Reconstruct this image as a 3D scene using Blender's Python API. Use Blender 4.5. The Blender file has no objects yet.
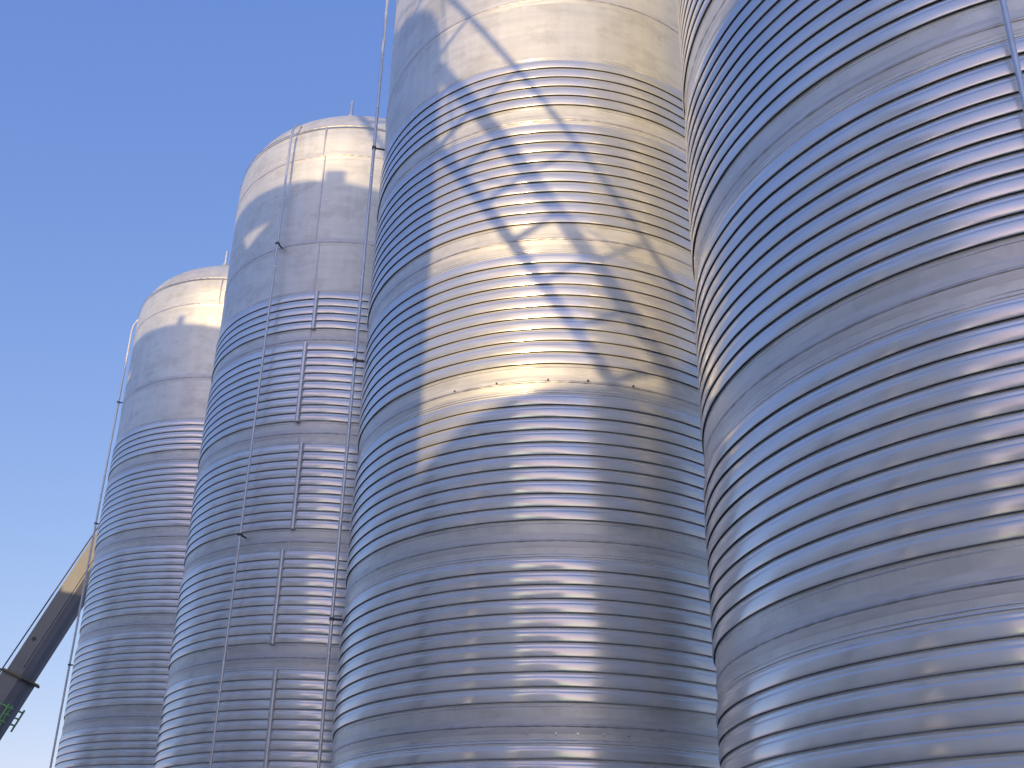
import bpy, bmesh, math, random
from mathutils import Vector, Matrix
random.seed(7)
PI = math.pi
S = 2.1                 # silo radius in metres
EYE = 1.65              # camera height above the yard
SC = bpy.context.scene
COL = SC.collection

# ------------------------------------------------------------------ helpers
def link(name, me, mat=None, parent=None):
    o = bpy.data.objects.new(name, me)
    COL.objects.link(o)
    if mat is not None and me is not None and not me.materials:
        me.materials.append(mat)
    if parent is not None:
        o.parent = parent
    return o

def tag(o, label=None, cat=None, group=None, kind=None):
    if label: o['label'] = label
    if cat: o['category'] = cat
    if group: o['group'] = group
    if kind: o['kind'] = kind
    return o

def empty(name, loc, rz=0.0):
    o = bpy.data.objects.new(name, None)
    o.empty_display_size = 0.5
    o.location = loc
    o.rotation_euler = (0, 0, rz)
    COL.objects.link(o)
    return o

class MB:
    """collects shapes into one mesh"""
    def __init__(self):
        self.v, self.f, self.sm = [], [], []
    def add(self, verts, faces, smooth=False):
        b = len(self.v)
        self.v += [tuple(v) for v in verts]
        for f in faces:
            self.f.append(tuple(i + b for i in f)); self.sm.append(smooth)
    def box(self, c, s, M=None):
        x, y, z = s[0]/2, s[1]/2, s[2]/2
        vs = [Vector((sx*x, sy*y, sz*z)) for sz in (-1, 1) for sy in (-1, 1) for sx in (-1, 1)]
        if M is not None: vs = [M @ v for v in vs]
        vs = [v + Vector(c) for v in vs]
        self.add(vs, [(0,2,3,1),(4,5,7,6),(0,1,5,4),(2,6,7,3),(0,4,6,2),(1,3,7,5)])
    def tube(self, pts, r, n=10, cap=True):
        pts = [Vector(p) for p in pts]
        rings = []
        ref = Vector((0.13, 0.31, 0.94)).normalized()
        d0 = (pts[1]-pts[0]).normalized()
        if abs(d0.dot(ref)) > 0.95: ref = Vector((1, 0, 0.1)).normalized()
        for i, p in enumerate(pts):
            if i == 0: d = pts[1]-pts[0]
            elif i == len(pts)-1: d = pts[-1]-pts[-2]
            else: d = (pts[i+1]-p).normalized() + (p-pts[i-1]).normalized()
            d.normalize()
            a = d.cross(ref).normalized(); b = d.cross(a)
            rings.append([p + r*(math.cos(2*PI*k/n)*a + math.sin(2*PI*k/n)*b) for k in range(n)])
        vs = [v for ring in rings for v in ring]
        fs = [(i*n+k, i*n+(k+1) % n, (i+1)*n+(k+1) % n, (i+1)*n+k) for i in range(len(pts)-1) for k in range(n)]
        self.add(vs, fs, True)
        if cap:
            self.add(rings[0], [tuple(range(n))]); self.add(rings[-1], [tuple(reversed(range(n)))])
    def lathe(self, strips, n, a0=0.0, a1=2*PI, wob=None):
        """each strip: list of (r, z), smooth inside, sharp between strips"""
        full = abs(a1-a0-2*PI) < 1e-6
        m = n if full else n+1
        for st in strips:
            vs = []
            for r, z in st:
                for k in range(m):
                    a = a0 + (a1-a0)*k/n
                    rr = r + (wob(a, z) if wob else 0)
                    vs.append((rr*math.cos(a), rr*math.sin(a), z))
            fs = []
            for i in range(len(st)-1):
                for k in range(n):
                    k2 = (k+1) % m
                    fs.append((i*m+k, i*m+k2, (i+1)*m+k2, (i+1)*m+k))
            self.add(vs, fs, True)
    def prism(self, poly, p0, p1, up):
        """poly of (side, up) coordinates swept from p0 to p1"""
        p0, p1 = Vector(p0), Vector(p1)
        d = (p1-p0).normalized(); s = d.cross(Vector(up)).normalized(); u = s.cross(d)
        n = len(poly)
        a = [p0 + s*x + u*y for x, y in poly]; b = [p1 + s*x + u*y for x, y in poly]
        self.add(a+b, [(k, (k+1) % n, n+(k+1) % n, n+k) for k in range(n)])
        self.add(a, [tuple(reversed(range(n)))]); self.add(b, [tuple(range(n))])
    def mesh(self, name):
        me = bpy.data.meshes.new(name)
        me.from_pydata(self.v, [], self.f)
        me.polygons.foreach_set('use_smooth', self.sm)
        me.update()
        return me
    def build(self, name, mat, parent=None):
        me = self.mesh(name)
        return link(name, me, mat, parent)

# ------------------------------------------------------------------ materials
def nmat(name):
    m = bpy.data.materials.new(name); m.use_nodes = True
    nt = m.node_tree
    return m, nt, nt.nodes['Principled BSDF'], nt.nodes['Material Output']

def N(nt, typ, **kw):
    n = nt.nodes.new(typ)
    for k, v in kw.items(): setattr(n, k, v)
    return n

def mapping(nt, scale, rand=True):
    tc = N(nt, 'ShaderNodeTexCoord')
    mp = N(nt, 'ShaderNodeMapping'); mp.inputs['Scale'].default_value = scale
    if rand:
        oi = N(nt, 'ShaderNodeObjectInfo')
        ad = N(nt, 'ShaderNodeVectorMath', operation='ADD')
        ml = N(nt, 'ShaderNodeMath', operation='MULTIPLY'); ml.inputs[1].default_value = 37.0
        nt.links.new(oi.outputs['Random'], ml.inputs[0])
        nt.links.new(tc.outputs['Object'], ad.inputs[0]); nt.links.new(ml.outputs[0], ad.inputs[1])
        nt.links.new(ad.outputs[0], mp.inputs['Vector'])
    else:
        nt.links.new(tc.outputs['Object'], mp.inputs['Vector'])
    return mp

def noise(nt, mp, scale, detail=4, rough=0.55):
    n = N(nt, 'ShaderNodeTexNoise'); n.inputs['Scale'].default_value = scale
    n.inputs['Detail'].default_value = detail; n.inputs['Roughness'].default_value = rough
    nt.links.new(mp.outputs[0], n.inputs['Vector'])
    return n

def ramp(nt, src, stops):
    r = N(nt, 'ShaderNodeValToRGB')
    e = r.color_ramp.elements
    while len(e) < len(stops): e.new(0.5)
    for el, (p, c) in zip(e, stops):
        el.position = p; el.color = (c, c, c, 1) if isinstance(c, (int, float)) else (*c, 1)
    nt.links.new(src, r.inputs[0])
    return r

def steel(name, c0, c1, metal, r0, r1, bump, streak=(0.6, 0.6, 9.0), soft=0.0, softr=0.6, spots=False):
    m, nt, bs, out = nmat(name)
    mp = mapping(nt, streak)
    n1 = noise(nt, mp, 1.6, 6)
    cr = ramp(nt, n1.outputs['Fac'], [(0.3, c0), (0.7, c1)])
    mp2 = mapping(nt, (1, 1, 1))
    n2 = noise(nt, mp2, 0.9, 5, 0.6)
    cr2 = ramp(nt, n2.outputs['Fac'], [(0.32, 0.88), (0.62, 1.0)])
    mx = N(nt, 'ShaderNodeMixRGB', blend_type='MULTIPLY'); mx.inputs[0].default_value = 1
    nt.links.new(cr.outputs[0], mx.inputs[1]); nt.links.new(cr2.outputs[0], mx.inputs[2])
    col = mx.outputs[0]
    if spots:
        mp5 = mapping(nt, (7.0, 7.0, 0.35)); n5 = noise(nt, mp5, 1.3, 5, 0.6)
        r5 = ramp(nt, n5.outputs['Fac'], [(0.38, 0.86), (0.60, 1.0)])
        m5 = N(nt, 'ShaderNodeMixRGB', blend_type='MULTIPLY'); m5.inputs[0].default_value = 0.4
        nt.links.new(col, m5.inputs[1]); nt.links.new(r5.outputs[0], m5.inputs[2]); col = m5.outputs[0]
        mp6 = mapping(nt, (1.0, 1.0, 1.7)); n6 = noise(nt, mp6, 2.4, 8, 0.68)
        r6 = ramp(nt, n6.outputs['Fac'], [(0.40, (0.80, 0.79, 0.77)), (0.50, (0.97, 0.97, 0.96)), (0.64, (1, 1, 1))])
        m6 = N(nt, 'ShaderNodeMixRGB', blend_type='MULTIPLY'); m6.inputs[0].default_value = 0.65
        nt.links.new(col, m6.inputs[1]); nt.links.new(r6.outputs[0], m6.inputs[2]); col = m6.outputs[0]
        n4 = noise(nt, mp2, 5.5, 3, 0.5)
        sp = ramp(nt, n4.outputs['Fac'], [(0.70, 1.0), (0.80, 0.72)])
        m2 = N(nt, 'ShaderNodeMixRGB', blend_type='MULTIPLY'); m2.inputs[0].default_value = 1
        nt.links.new(col, m2.inputs[1]); nt.links.new(sp.outputs[0], m2.inputs[2]); col = m2.outputs[0]
    nt.links.new(col, bs.inputs['Base Color'])
    bs.inputs['Metallic'].default_value = metal
    rr = ramp(nt, n1.outputs['Fac'], [(0.25, r0), (0.75, r1)])
    nt.links.new(rr.outputs[0], bs.inputs['Roughness'])
    n3 = noise(nt, mp2, 1.7, 3, 0.5)
    bp = N(nt, 'ShaderNodeBump'); bp.inputs['Strength'].default_value = bump; bp.inputs['Distance'].default_value = 0.05
    nt.links.new(n3.outputs['Fac'], bp.inputs['Height'])
    nt.links.new(bp.outputs[0], bs.inputs['Normal'])
    if soft > 0:
        b2 = N(nt, 'ShaderNodeBsdfPrincipled')
        nt.links.new(col, b2.inputs['Base Color'])
        b2.inputs['Metallic'].default_value = metal*0.6
        b2.inputs['Roughness'].default_value = softr
        ms = N(nt, 'ShaderNodeMixShader'); ms.inputs[0].default_value = soft
        nt.links.new(bs.outputs[0], ms.inputs[1]); nt.links.new(b2.outputs[0], ms.inputs[2])
        nt.links.new(ms.outputs[0], out.inputs[0])
    return m

M_FLAT = steel('satin_steel_plate', (0.87, 0.86, 0.79), (0.95, 0.94, 0.88), 0.70, 0.32, 0.46, 0.12, soft=0.5, softr=0.56, spots=True)
M_RIB = steel('bright_steel_coil', (0.87, 0.86, 0.825), (0.96, 0.95, 0.92), 0.94, 0.13, 0.22, 0.03, streak=(0.8, 0.8, 14.0), soft=0.42, softr=0.50)
M_PIPE = steel('steel_pipe', (0.74, 0.74, 0.74), (0.84, 0.84, 0.83), 0.9, 0.2, 0.3, 0.02, soft=0.35, softr=0.5)
M_WELD = steel('weld_bead', (0.55, 0.53, 0.51), (0.74, 0.72, 0.70), 0.8, 0.35, 0.5, 0.2, streak=(9, 9, 9))
M_GRIND = steel('brushed_weld_zone', (0.72, 0.71, 0.67), (0.90, 0.89, 0.85), 0.72, 0.35, 0.55, 0.15, streak=(2.5, 2.5, 22.0), soft=0.5, softr=0.6)
M_UNDER = steel('painted_gap_shade', (0.018, 0.018, 0.022), (0.03, 0.03, 0.035), 0.2, 0.6, 0.7, 0.05)  # near-black colour paints the shade into the gap under each rib
M_DARK = steel('dark_bracket_steel', (0.10, 0.10, 0.105), (0.16, 0.16, 0.16), 0.4, 0.45, 0.6, 0.05)

def paint(name, c, rough=0.45, var=0.85, sc=2.0, metal=0.0):
    m, nt, bs, out = nmat(name)
    mp = mapping(nt, (1, 1, 1))
    n1 = noise(nt, mp, sc, 6, 0.6)
    cr = ramp(nt, n1.outputs['Fac'], [(0.3, tuple(x*var for x in c)), (0.65, c)])
    nt.links.new(cr.outputs[0], bs.inputs['Base Color'])
    bs.inputs['Roughness'].default_value = rough; bs.inputs['Metallic'].default_value = metal
    bp = N(nt, 'ShaderNodeBump'); bp.inputs['Strength'].default_value = 0.15; bp.inputs['Distance'].default_value = 0.01
    nt.links.new(n1.outputs['Fac'], bp.inputs['Height']); nt.links.new(bp.outputs[0], bs.inputs['Normal'])
    return m
M_BOOM = paint('grey_boom_paint', (0.165, 0.168, 0.18), 0.4, 0.8)
M_BLACK = paint('black_steel', (0.03, 0.03, 0.032), 0.5)
M_GREEN = paint('green_paint', (0.20, 0.42, 0.15), 0.45)
M_YELLOW = paint('yellow_trim', (0.22, 0.18, 0.07), 0.5)
M_WHITE = paint('white_paint', (0.75, 0.75, 0.73), 0.45)
M_RUBBER = paint('rubber', (0.02, 0.02, 0.02), 0.8)
M_LATT = paint('grey_lattice_paint', (0.32, 0.30, 0.26), 0.5)
M_GLASS = paint('cab_glass', (0.02, 0.025, 0.03), 0.08)
M_CONC = paint('concrete', (0.36, 0.35, 0.33), 0.85)

def ground_mat():
    m, nt, bs, out = nmat('yard_concrete')
    mp = mapping(nt, (1, 1, 1), rand=False)
    n1 = noise(nt, mp, 0.25, 6, 0.6); n2 = noise(nt, mp, 9.0, 4, 0.6)
    c1 = ramp(nt, n1.outputs['Fac'], [(0.3, (0.36, 0.345, 0.32)), (0.7, (0.46, 0.44, 0.41))])
    c2 = ramp(nt, n2.outputs['Fac'], [(0.3, 0.8), (0.7, 1.0)])
    mx = N(nt, 'ShaderNodeMixRGB', blend_type='MULTIPLY'); mx.inputs[0].default_value = 1
    nt.links.new(c1.outputs[0], mx.inputs[1]); nt.links.new(c2.outputs[0], mx.inputs[2])
    nt.links.new(mx.outputs[0], bs.inputs['Base Color'])
    bs.inputs['Roughness'].default_value = 0.85
    bp = N(nt, 'ShaderNodeBump'); bp.inputs['Strength'].default_value = 0.3; bp.inputs['Distance'].default_value = 0.01
    nt.links.new(n2.outputs['Fac'], bp.inputs['Height']); nt.links.new(bp.outputs[0], bs.inputs['Normal'])
    return m

# ------------------------------------------------------------------ setting
g = MB()
g.add([(-900, -900, 0), (900, -900, 0), (900, 900, 0), (-900, 900, 0)], [(0, 1, 2, 3)])
tag(g.build('ground', ground_mat()), 'grey concrete yard under the silos', 'ground', kind='structure')

# ------------------------------------------------------------------ silo prototype (silo-local metres, z above ground)
def Z(h): return EYE + h*S
PER = 0.716                       # plate course height in silo radii
PITCH = 0.0790*PER
BOTT = [3.570, 2.899, 2.177, 1.473, 0.754, 0.040]     # lowest rib edge of each coil group
COUNT = [5, 10, 10, 10, 10, 10]
CYL_TOP, DOME_H, DOME_N = 5.10, 0.60, 2.5
SEAMS = [4.99, 4.250] + [b - 0.118*PER for b in BOTT[:-1]]

def wobble(a, z):
    return 0.0035*math.sin(3*a + 1.3*z) + 0.002*math.sin(7*a - 2.1*z + 1) + 0.0012*math.sin(17*a + 5*z)

def shell_strips(top_cyl, dome_h, seams, r=1.0, nn=DOME_N):
    strips = []
    zs = sorted(seams)
    z0 = 0.9
    bw = 0.011/S
    prev = (r*S, z0)
    cur = [prev]
    for h in zs:
        z = Z(h)
        while z - cur[-1][1] > 0.5: cur.append((r*S, cur[-1][1] + 0.4))
        cur.append((r*S, z - bw*S))
        strips.append(cur)
        cur = [(r*S, z + bw*S)]
    zt = Z(top_cyl)
    while zt - cur[-1][1] > 0.5: cur.append((r*S, cur[-1][1] + 0.4))
    for k in range(0, 25):
        th = PI/2*k/24
        rr = r*S*max(math.cos(th), 0)**(2/nn); z = zt + dome_h*S*math.sin(th)**(2/nn)
        cur.append((max(rr, 0.02), z))
    strips.append(cur)
    return strips

def bead_strips(seams, r=1.0):
    out = []
    w = 0.014
    for h in seams:
        z = Z(h)
        out.append([(r*S - 0.002, z - w), (r*S + 0.005, z - w*0.5), (r*S + 0.006, z), (r*S + 0.005, z + w*0.5), (r*S - 0.002, z + w)])
    return out

def rib_strips(bot, count, r=1.0):
    p = PITCH*S
    out, unders = [], []
    R0 = r*S
    for i in range(count):
        z = Z(bot) + i*p
        lip = 0.125*p
        last = i == count-1
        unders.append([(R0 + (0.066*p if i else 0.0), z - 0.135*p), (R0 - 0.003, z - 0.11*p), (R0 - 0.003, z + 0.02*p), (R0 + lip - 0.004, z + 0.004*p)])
        out.append([(R0 + lip - 0.004, z + 0.004*p), (R0 + lip, z), (R0 + 0.134*p, z + 0.025*p), (R0 + 0.144*p, z + 0.10*p), (R0 + 0.151*p, z + 0.24*p), (R0 + 0.151*p, z + 0.38*p),
                    (R0 + 0.144*p, z + 0.52*p), (R0 + 0.134*p, z + 0.60*p), (R0 + 0.120*p, z + 0.632*p), (R0 + 0.100*p, z + 0.655*p), (R0 + 0.093*p, z + 0.67*p), (R0 + 0.091*p, z + 0.72*p), (R0 + 0.087*p, z + 0.78*p), (R0 + 0.077*p, z + 0.84*p), (R0 + (0.0 if last else 0.066)*p, z + 0.865*p)])
    # plate edges above and below the group
    for ze, w, e in ((Z(bot) + (count-1)*p + 1.04*p, 0.07*p, 0.035*p), (Z(bot) + (count-1)*p + 1.22*p, 0.05*p, 0.02*p), (Z(bot) - 0.26*p, 0.05*p, 0.02*p)):
        out.append([(R0 - 0.001, ze - w), (R0 + e*0.8, ze - w*0.4), (R0 + e, ze), (R0 + e*0.8, ze + w*0.4), (R0 - 0.001, ze + w)])
    return out, unders

NSEG = 176
def strip_mesh(strips, n, name, wob=None):
    b = MB(); b.lathe(strips, n, wob=wob); return b.mesh(name)

SHELL = strip_mesh(shell_strips(CYL_TOP, DOME_H, SEAMS), NSEG, 'shell', wobble)
def bead_wob(a, z):
    random_amp = math.sin(41*a + 3*z)*math.sin(67*a - z) + 0.6*math.sin(113*a + 2*z)
    return wobble(a, z) + 0.0022*random_amp
BEADS = strip_mesh(bead_strips(SEAMS + [5.25]), 420, 'weld_seam', bead_wob)
def grind_strips(seams, r=1.0):
    return [[(r*S + 0.0005, Z(h) - 0.062), (r*S + 0.0016, Z(h) - 0.055), (r*S + 0.0016, Z(h) + 0.055), (r*S + 0.0005, Z(h) + 0.062)] for h in seams]
GRIND = strip_mesh(grind_strips(SEAMS), NSEG, 'ground_weld_zone', wobble)
def rib_mesh(bot, count, r, n, wob=None):
    top, und = rib_strips(bot, count, r)
    b = MB(); b.lathe(top, n, wob=wob); k = len(b.f)
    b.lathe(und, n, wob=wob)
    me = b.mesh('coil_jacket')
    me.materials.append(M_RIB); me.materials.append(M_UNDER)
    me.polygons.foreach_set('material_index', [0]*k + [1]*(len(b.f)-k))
    return me
def rib_wob(a, z):
    return wobble(a, z) + 0.0007*math.sin(9*a + 31*z) + 0.0004*math.sin(23*a + 57*z + 2) + 0.0003*math.sin(51*a - 41*z)
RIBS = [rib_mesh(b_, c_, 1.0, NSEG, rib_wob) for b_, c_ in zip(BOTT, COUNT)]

def pol(r, deg, z): return (r*math.cos(math.radians(deg)), r*math.sin(math.radians(deg)), z)

def riser(deg, brackets, rad=0.018):
    """thin conduit standing off the wall and hooking over the dome; returns pipe MB, list of bracket MBs"""
    rr = 1.055*S
    pts = [pol(rr, deg, 0.3), pol(rr, deg, Z(5.16))]
    for a in range(1, 6):
        t = PI/2*a/5
        pts.append(pol(rr - 0.26*(1-math.cos(t)), deg, Z(5.16) + 0.40*math.sin(t)))
    pts.append(pol(rr - 0.50, deg, Z(5.16) + 0.395)); pts.append(pol(rr - 0.56, deg, Z(5.16) + 0.30))
    b = MB(); b.tube(pts, rad, 10)
    br = []
    for h in brackets:
        m = MB(); z = Z(h)
        m.tube([pol(0.995*S, deg, z), pol(rr + 0.01, deg, z)], 0.012, 6)
        c = Vector(pol(rr, deg, z)); m.box(c, (0.048, 0.048, 0.028), Matrix.Rotation(math.radians(deg), 3, 'Z'))
        br.append(m)
    return b, br

def nozzle():
    b = MB(); x, y = -0.05*S, -0.75*S
    b.tube([(x, y, Z(5.54)), (x, y, Z(5.71))], 0.030, 12)
    b.tube([(x, y, Z(5.555)), (x, y, Z(5.565))], 0.06, 12)
    return b

def skirt():
    b = MB()
    b.lathe([[(S*0.985, 0.12), (S*0.985, 0.9)], [(S*0.985, 0.9), (S, 0.9)]], 96)
    b.lathe([[(S*1.06, 0.10), (S*1.06, 0.14), (S*0.98, 0.14)]], 96)
    return b
SK = skirt().mesh('skirt_base'); NZ = nozzle().mesh('vent_nozzle')
PL = MB(); PL.lathe([[(S*1.12, 0.0), (S*1.12, 0.11)], [(S*1.12, 0.11), (0.05, 0.11)]], 96)
PLM = PL.mesh('concrete_plinth')

def strip_weld(m, deg, h0, h1, r=1.0, w=0.012):
    """a thin vertical butt weld"""
    a = math.radians(deg); t = Vector((-math.sin(a), math.cos(a), 0))
    rad = Vector((math.cos(a), math.sin(a), 0))
    n = 14
    vs = []
    for i in range(n+1):
        z = Z(h0 + (h1-h0)*i/n); rr = r*S + wobble(a, z)
        for x, e in ((-w, -0.001), (-w*0.4, 0.005), (w*0.4, 0.005), (w, -0.001)):
            p = rad*(rr+e) + t*x; vs.append((p.x, p.y, z))
    fs = [(i*4+k, i*4+k+1, i*4+k+5, i*4+k+4) for i in range(n) for k in range(3)]
    m.add(vs, fs, True)

def make_silo(pos, label, riser_deg, brackets, rad=0.018, header=None, welds=(), group='stainless silos in a row'):
    t = empty('storage_silo', (pos[0]*S, pos[1]*S, 0))
    tag(t, label, 'silo', group)
    sh = link('shell', SHELL, M_FLAT, t)
    link('weld_seam', BEADS, M_WELD, sh)
    link('ground_weld_zone', GRIND, M_GRIND, sh)
    link('vent_nozzle', NZ, M_PIPE, sh)
    if welds:
        for a, h0, h1 in welds:
            w = MB(); strip_weld(w, a, h0, h1)
            w.build('vertical_weld', M_WELD, sh)
    link('skirt_base', SK, M_FLAT, t); link('concrete_plinth', PLM, M_CONC, t)
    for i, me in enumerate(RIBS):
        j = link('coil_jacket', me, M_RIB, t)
        if header:
            p = PITCH*S
            deg = header[i]
            z0 = Z(BOTT[i]) - 0.02; z1 = Z(BOTT[i]) + (COUNT[i]-1)*p + 0.85*p + 0.01
            h = MB(); h.tube([pol(S + 0.020, deg, z0), pol(S + 0.020, deg, z1)], 0.033, 14)
            h.build('header_pipe', M_PIPE, j)
    pb, brs = riser(riser_deg, brackets, rad)
    pr = pb.build('riser_pipe', M_PIPE, t)
    for b in brs: b.build('bracket', M_DARK, pr)
    return t

C1, C2, C3, C4 = (-2.7767, 8.4222), (-1.3308, 6.5838), (0.1295, 4.6478), (1.5474, 2.7712)
BR = [4.00, 2.64, 1.28]
make_silo(C1, 'farthest and smallest silo at the left end, conduit along its left edge', -166, [4.4, 3.2, 1.94, 0.7], welds=[(-88, 4.99, 5.24), (-80, 4.25, 4.99)])
make_silo(C2, 'silo second from left, with a line of vertical header pipes down its front', -112.6, [4.25, 2.14, 0.2],
          header=[-95.4, -97.6, -95.0, -97.6, -95.4, -97.6],
          welds=[(-99.2, 4.99, 5.24), (-98.3, 4.26, 4.99), (-96.6, 3.84, 4.25), (-96.2, 3.43, 3.56), (-96.3, 2.72, 2.80), (-96.0, 1.99, 2.10)])
silo3 = make_silo(C3, 'silo in the middle with the large sunlit patch and lattice boom shadow', -167.5, BR)
for hh, degs in ((2.100, (-117.3, -106.2, -93.7, -84.2, -73.0)), (0.640, (-97.5, -91.5, -87, -81.5, -76))):
    for dg in degs:
        m = MB(); m.tube([pol(S - 0.002, dg, Z(hh)), pol(S + 0.010, dg, Z(hh))], 0.010, 8)
        m.build('weld_stud', M_DARK if hh > 1 else M_PIPE, silo3)
make_silo(C4, 'nearest silo at the right, mostly in shade with bluish reflections', -113.0, [3.4, 0.9], rad=0.015)

# ------------------------------------------------------------------ sun frame
AZ, EL = math.radians(17.5), math.radians(9.0)
sx, sy = -math.sin(AZ), -math.cos(AZ)           # towards the sun, level
px_, py_ = -sy, sx                              # across the sun, to the right
TAN = math.tan(EL)
def sp(w, t): return (w*px_ + t*sx, w*py_ + t*sy)      # silo radii
def spz(w, zeta, t):                                   # point in metres whose shadow coordinate is (w, zeta)
    x, y = sp(w, t); return Vector((x*S, y*S, Z(zeta + t*TAN)))

# ------------------------------------------------------------------ silos of the row behind the viewer (they throw the shadows)
def back_silo(w, t, r, cyl, dome, nn, label):
    x, y = sp(w, t)
    e = empty('storage_silo', (x*S, y*S, 0)); tag(e, label, 'silo', 'silos of the opposite row')
    seams = []
    groups = []
    b = 0.754
    while b + PER < cyl - 0.3:
        groups.append((b, 10)); seams.append(b - 0.118*PER); b += PER
    m = MB(); m.lathe(shell_strips(cyl, dome, seams, r, nn), 96)
    sh = m.build('shell', M_FLAT, e)
    zt = Z(cyl + dome)
    nz = MB(); nz.tube([(0.35, 0.1, zt - 0.1), (0.35, 0.1, zt + 0.45)], 0.05, 10); nz.build('vent_nozzle', M_PIPE, sh)
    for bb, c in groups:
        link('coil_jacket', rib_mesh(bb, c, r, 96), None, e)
    k = MB(); k.lathe([[(r*S*0.985, 0.0), (r*S*0.985, 0.9)], [(r*S*0.985, 0.9), (r*S, 0.9)]], 64); k.build('skirt_base', M_FLAT, e)
    return e
back_silo(-2.77, 2.10, 1.15, 4.86, 0.80, 3.0, 'tall silo of the opposite row facing the second silo')
back_silo(-4.90, 0.60, 1.27, 4.86, 0.80, 3.0, 'tall silo of the opposite row facing the farthest silo')
back_silo(-7.03, -0.90, 1.28, 4.86, 0.80, 3.0, 'tall silo of the opposite row, next to the crane boom side')
back_silo(-9.16, -2.40, 1.26, 4.86, 0.80, 3.0, 'tall silo of the opposite row, last but one at its far end')
back_silo(-11.3, -3.90, 1.26, 4.86, 0.80, 3.0, 'tall silo at the far end of the opposite row')
back_silo(-0.62, 3.60, 1.12, 2.52, 0.70, 2.0, 'low silo of the opposite row facing the middle silo')
back_silo(0.60, 5.60, 1.22, 3.36, 0.75, 2.5, 'middle height silo of the opposite row facing the nearest silo')

# walkway over the tall silos of the opposite row
wk = empty('roof_walkway', (0, 0, 0)); tag(wk, 'steel walkway on top of the tall silos of the opposite row', 'walkway')
A = Vector((*sp(-2.55, 2.25), 0)); B = Vector((*sp(-11.9, -4.31), 0))
A *= S; B *= S
zw = Z(5.66)
d = (B-A).normalized(); side = Vector((-d.y, d.x, 0))
def wpt(s, o, z): return A + d*s + side*o + Vector((0, 0, z))
L = (B-A).length
m = MB(); m.prism([(-0.45, 0), (0.45, 0), (0.45, 0.07), (-0.45, 0.07)], wpt(0, 0, zw), wpt(L, 0, zw), (0, 0, 1)); m.build('deck', M_PIPE, wk)
for o in (-0.46, 0.46):
    m = MB(); m.prism([(-0.01, -0.16), (0.01, -0.16), (0.01, 0.30), (-0.01, 0.30)], wpt(0, o, zw), wpt(L, o, zw), (0, 0, 1)); m.build('kick_plate', M_PIPE, wk)
for i, f in enumerate((0.02, 0.09, 0.24, 0.34, 0.46, 0.56, 0.7, 0.78, 0.93)):
    m = MB(); m.tube([wpt(L*f, 0, Z(5.25)), wpt(L*f, 0, zw)], 0.06, 8); m.build('support_post', M_PIPE, wk)
m = MB(); m.box(wpt(L*0.049, 0, zw + 0.35), (0.26, 0.26, 0.45)); m.build('junction_box', M_PIPE, wk)
m = MB(); m.box(wpt(L*0.28, 0, zw + 0.35), (0.12, 0.12, 0.42)); m.build('junction_box', M_PIPE, wk)

# ------------------------------------------------------------------ lattice boom crane behind the viewer
def lattice():
    t0 = 0.62
    e = empty('lattice_crane', (0, 0, 0)); tag(e, 'grey lattice boom crane standing in the yard between the two rows', 'crane')
    w_top, w_bot = -3.3, 1.75
    def axis(w): return 4.02 - 1.66*(w + 1.3)
    a = spz(w_bot, axis(w_bot), t0); b = spz(w_top, axis(w_top), t0)
    if a.z < 2.0:
        k = (2.0 - a.z)/(b.z - a.z); a = a + (b-a)*k
    dr = (b-a).normalized()
    sv = Vector((sx, sy, 0)); sv = (sv - dr*sv.dot(dr)).normalized()
    uv = dr.cross(sv)
    hw = 0.255*S
    if uv.z < 0: uv = -uv
    c1, c2, c3 = -uv*hw, sv*0.30*hw, uv*hw - sv*0.5*hw
    Lb = (b-a).length
    for c, r in ((c1, 0.062), (c2, 0.085), (c3, 0.038)):
        m = MB(); m.tube([a + c, b + c], r, 8); m.build('chord', M_LATT, e)
    for ca, cb_, step, r in ((c1, c2, 0.56, 0.040), (c2, c3, 1.12, 0.026)):
        for k in range(int(Lb/step)):
            if (a + dr*(k*step)).z < Z(0.8) : continue
            m = MB(); m.tube([a + dr*(k*step) + ca, a + dr*(k*step + 0.04) + cb_], r, 6); m.build('rung', M_LATT, e)
    pts = [a + dr*(k*2.4) + (c3 if k % 2 else c1) for k in range(int(Lb/2.4))]
    m = MB(); m.tube(pts, 0.014, 6); m.build('lacing', M_LATT, e)
    base = Vector((a.x, a.y, 0)); rot = Matrix.Rotation(math.atan2(dr.y, dr.x), 3, 'Z')
    m = MB(); m.box(base + rot @ Vector((-1.2, 0, 1.75)), (4.6, 2.6, 1.1), rot); m.build('machine_house', M_LATT, e)
    m = MB(); m.box(base + rot @ Vector((0.9, 1.5, 1.9)), (1.5, 0.9, 1.6), rot); cb = m.build('cab', M_LATT, e)
    m = MB(); m.box(base + rot @ Vector((1.3, 1.5, 2.2)), (0.8, 0.94, 0.7), rot); m.build('window', M_GLASS, cb)
    for o in (-1.5, 1.5):
        m = MB(); poly = [(-2.6, 0.45), (-2.2, 0.0), (2.2, 0.0), (2.6, 0.45), (2.2, 1.0), (-2.2, 1.0)]
        c = base + rot @ Vector((-0.6, o, 0)); vs = []
        for yy in (-0.4, 0.4):
            for x, z in poly: vs.append(c + rot @ Vector((x, yy, z)))
        m.add(vs, [(0,1,2,3,4,5), (11,10,9,8,7,6)] + [(i, 6+i, 6+(i+1) % 6, (i+1) % 6) for i in range(6)])
        m.build('crawler_track', M_RUBBER, e)
lattice()

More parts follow.
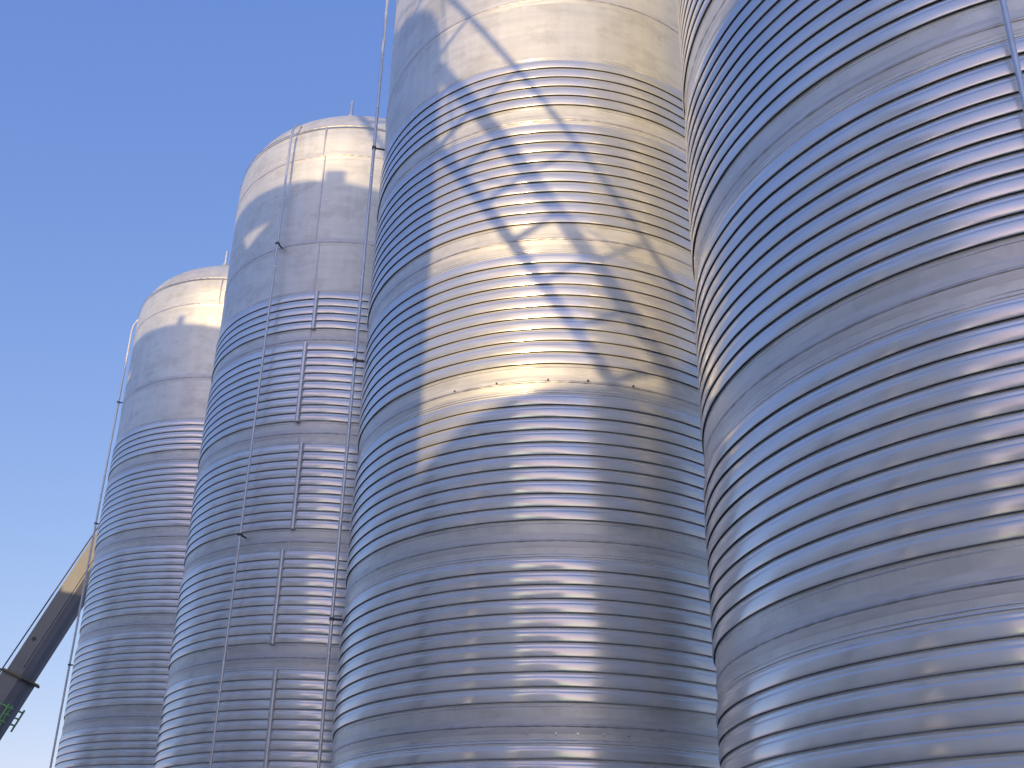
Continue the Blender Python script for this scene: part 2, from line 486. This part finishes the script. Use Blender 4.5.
# ------------------------------------------------------------------ telescopic crane seen at the left
def ray_at(px, py, y):
    """direction only used once to read two points of the boom off the survey of the photograph"""
    f, pit, rl, cx, cy = 1002.99, .37639, .014578, 530.42, 526.99
    u, v = (px-cx)/f, -(py-cy)/f
    u, v = u*math.cos(rl) - v*math.sin(rl), u*math.sin(rl) + v*math.cos(rl)
    r = Vector((u, math.cos(pit) - v*math.sin(pit), math.sin(pit) + v*math.cos(pit)))
    r *= y/r.y
    return Vector((r.x*S, r.y*S, EYE + r.z*S))

def telescopic():
    p_lo = ray_at(4, 706, 14.7); p_hi = ray_at(90, 573, 14.7)
    dr = (p_hi - p_lo).normalized()
    base_z = 2.3
    a = p_lo + dr*((base_z - p_lo.z)/dr.z)
    b = p_hi + dr*4.2
    e = empty('telescopic_crane', (a.x, a.y, 0)); tag(e, 'grey telescopic crane boom rising behind the farthest silo, green basket railing at its foot', 'crane')
    inv = Vector((-a.x, -a.y, 0))
    side = dr.cross(Vector((0, 0, 1))).normalized(); up = side.cross(dr)
    def oc(w, h):
        return [(-w*0.5, h*0.5), (-w*0.5, -h*0.16), (-w*0.36, -h*0.38), (-w*0.15, -h*0.5), (w*0.15, -h*0.5), (w*0.36, -h*0.38), (w*0.5, -h*0.16), (w*0.5, h*0.5)]
    q = p_lo + dr*0.95                               # collar where the next section slides out
    m = MB(); m.prism(oc(0.84, 0.90), a + inv, q + inv, (0, 0, 1)); s1 = m.build('boom_section', M_BOOM, e)
    m = MB(); m.prism(oc(0.72, 0.77), q + inv - dr*0.2, b + inv, (0, 0, 1)); s2 = m.build('boom_section', M_BOOM, e)
    m = MB(); c = q + inv
    m.prism([(-0.50, 0.54), (-0.50, -0.26), (-0.2, -0.56), (0.2, -0.56), (0.50, -0.26), (0.50, 0.54)], c - dr*0.06, c + dr*0.0, (0, 0, 1)); col = m.build('collar', M_BLACK, s1)
    m = MB(); m.prism([(-0.45, 0.49), (-0.45, -0.24), (-0.18, -0.51), (0.18, -0.51), (0.45, -0.24), (0.45, 0.49)], c + dr*0.001, c + dr*0.05, (0, 0, 1)); m.build('wear_ring', M_YELLOW, col)
    m = MB(); m.tube([c - side*0.8 - up*0.2, c + side*0.8 - up*0.45], 0.03, 6); m.build('cross_pin', M_BLACK, col)
    m = MB(); m.tube([a + inv + up*0.85, b + inv + up*0.60], 0.022, 6); m.build('hoist_cable', M_DARK, e)
    m = MB(); m.prism([(-0.385, -0.06), (-0.355, -0.06), (-0.355, 0.02), (-0.385, 0.02)], c + dr*0.3, b + inv, (0, 0, 1)); m.build('stiffener', M_BOOM, s2)
    m = MB(); m.prism([(0.355, -0.06), (0.385, -0.06), (0.385, 0.02), (0.355, 0.02)], c + dr*0.3, b + inv, (0, 0, 1)); m.build('stiffener', M_BOOM, s2)
    m = MB(); h = c + dr*1.2 + up*0.18; m.tube([h - side*0.366, h + side*0.366], 0.07, 12); m.build('pin_bush', M_BLACK, s2)
    # green basket rails on the outer section
    g = MB(); gc = p_lo + inv - dr*0.10 + up*0.14
    for z in (0.0, 0.22, 0.44):
        g.tube([gc - side*0.50 - up*0.50 + dr*(z-0.3), gc + side*0.50 - up*0.56 + dr*(z-0.3)], 0.03, 6)
    for x in (-0.50, -0.1, 0.3, 0.50):
        g.tube([gc + side*x - up*0.53 - dr*0.5, gc + side*x - up*0.53 + dr*0.24], 0.03, 6)
    for x in (-0.50, 0.50):
        for z in (-0.3, 0.14):
            g.tube([gc + side*x - up*0.53 + dr*z, gc + side*x + up*0.1 + dr*z], 0.03, 6)
    g.build('basket_railing', M_GREEN, e)
    # carrier
    rot = Matrix.Rotation(math.atan2(dr.y, dr.x), 3, 'Z')
    m = MB(); m.box(rot @ Vector((1.5, 0, 1.0)), (9.5, 2.5, 0.5), rot); ch = m.build('chassis', M_GREEN, e)
    m = MB(); m.box(rot @ Vector((-0.4, 0, 1.75)), (3.0, 2.4, 0.95), rot); m.build('turntable', M_GREEN, e)
    m = MB(); m.box(rot @ Vector((5.4, 0, 1.95)), (1.7, 2.4, 1.4), rot); cb = m.build('cab', M_GREEN, e)
    m = MB(); m.box(rot @ Vector((5.75, 0, 2.2)), (1.04, 2.43, 0.7), rot); m.build('window', M_GLASS, cb)
    for x in (-2.3, -0.9, 3.2, 4.9):
        for y in (-1.05, 1.05):
            w = MB(); c = rot @ Vector((x, y, 0.52)); ax = rot @ Vector((0, 0.2, 0))
            w.tube([c - ax, c + ax], 0.52, 20); w.build('wheel', M_RUBBER, e)
telescopic()

# ------------------------------------------------------------------ sky, sun, camera
w = bpy.data.worlds.new('World'); SC.world = w; w.use_nodes = True
nt = w.node_tree
sky = nt.nodes.new('ShaderNodeTexSky'); sky.sky_type = 'NISHITA'
sky.sun_disc = False; sky.sun_elevation = EL; sky.sun_rotation = math.atan2(sx, sy)
sky.altitude = 50; sky.air_density = 1.0; sky.dust_density = 1.0; sky.ozone_density = 4.0
bg = nt.nodes['Background']; bg.inputs['Strength'].default_value = 0.15
# the sky's clear blue is lifted towards a hazier, flatter gradient, channel by channel
sep = nt.nodes.new('ShaderNodeSeparateColor'); cmb = nt.nodes.new('ShaderNodeCombineColor')
nt.links.new(sky.outputs[0], sep.inputs[0])
for i, (gain, pre, powr) in enumerate(((1.056, 0.428, 0.92), (0.725, 0.374, 0.72), (0.783, 0.428, 0.36))):
    a = nt.nodes.new('ShaderNodeMath'); a.operation = 'MULTIPLY'; a.inputs[1].default_value = pre
    b = nt.nodes.new('ShaderNodeMath'); b.operation = 'POWER'; b.inputs[1].default_value = powr
    c = nt.nodes.new('ShaderNodeMath'); c.operation = 'MULTIPLY'; c.inputs[1].default_value = gain/0.2437
    nt.links.new(sep.outputs[i], a.inputs[0]); nt.links.new(a.outputs[0], b.inputs[0]); nt.links.new(b.outputs[0], c.inputs[0])
    d = nt.nodes.new('ShaderNodeMath'); d.operation = 'SMOOTH_MIN'
    d.inputs[1].default_value = (1.50, 1.80, 2.0)[i]/0.2437; d.inputs[2].default_value = 0.45/0.2437
    nt.links.new(c.outputs[0], d.inputs[0]); nt.links.new(d.outputs[0], cmb.inputs[i])
nt.links.new(cmb.outputs[0], bg.inputs[0])

sun = bpy.data.lights.new('sun', 'SUN'); sun.energy = 2.05; sun.angle = math.radians(0.53); sun.color = (0.88, 0.64, 0.33)
so = bpy.data.objects.new('sun', sun); COL.objects.link(so)
to = Vector((sx*math.cos(EL), sy*math.cos(EL), math.sin(EL)))
so.rotation_euler = to.to_track_quat('Z', 'Y').to_euler()
so.location = to*60

cam = bpy.data.cameras.new('camera'); co = bpy.data.objects.new('camera', cam); COL.objects.link(co)
pit, rl = .3763880, .0145784
r0, u0, f0 = Vector((1, 0, 0)), Vector((0, -math.sin(pit), math.cos(pit))), Vector((0, math.cos(pit), math.sin(pit)))
r_ = r0*math.cos(rl) + u0*math.sin(rl); u_ = -r0*math.sin(rl) + u0*math.cos(rl)
M = Matrix((r_, u_, -f0)).transposed().to_4x4(); M.translation = Vector((0, 0, EYE))
co.matrix_world = M
cam.sensor_width = 36.0; cam.lens = 1002.988/1024*36
cam.shift_x = -18.42/1024; cam.shift_y = 142.99/1024
cam.clip_start = 0.05; cam.clip_end = 4000
SC.camera = co

SC.view_settings.view_transform = 'Standard'; SC.view_settings.look = 'None'
SC.view_settings.exposure = 0.7; SC.view_settings.gamma = 1.0; SC.view_settings.use_curve_mapping = False
SC.cycles.max_bounces = 10; SC.cycles.glossy_bounces = 8; SC.cycles.diffuse_bounces = 4
SC.cycles.use_denoising = True
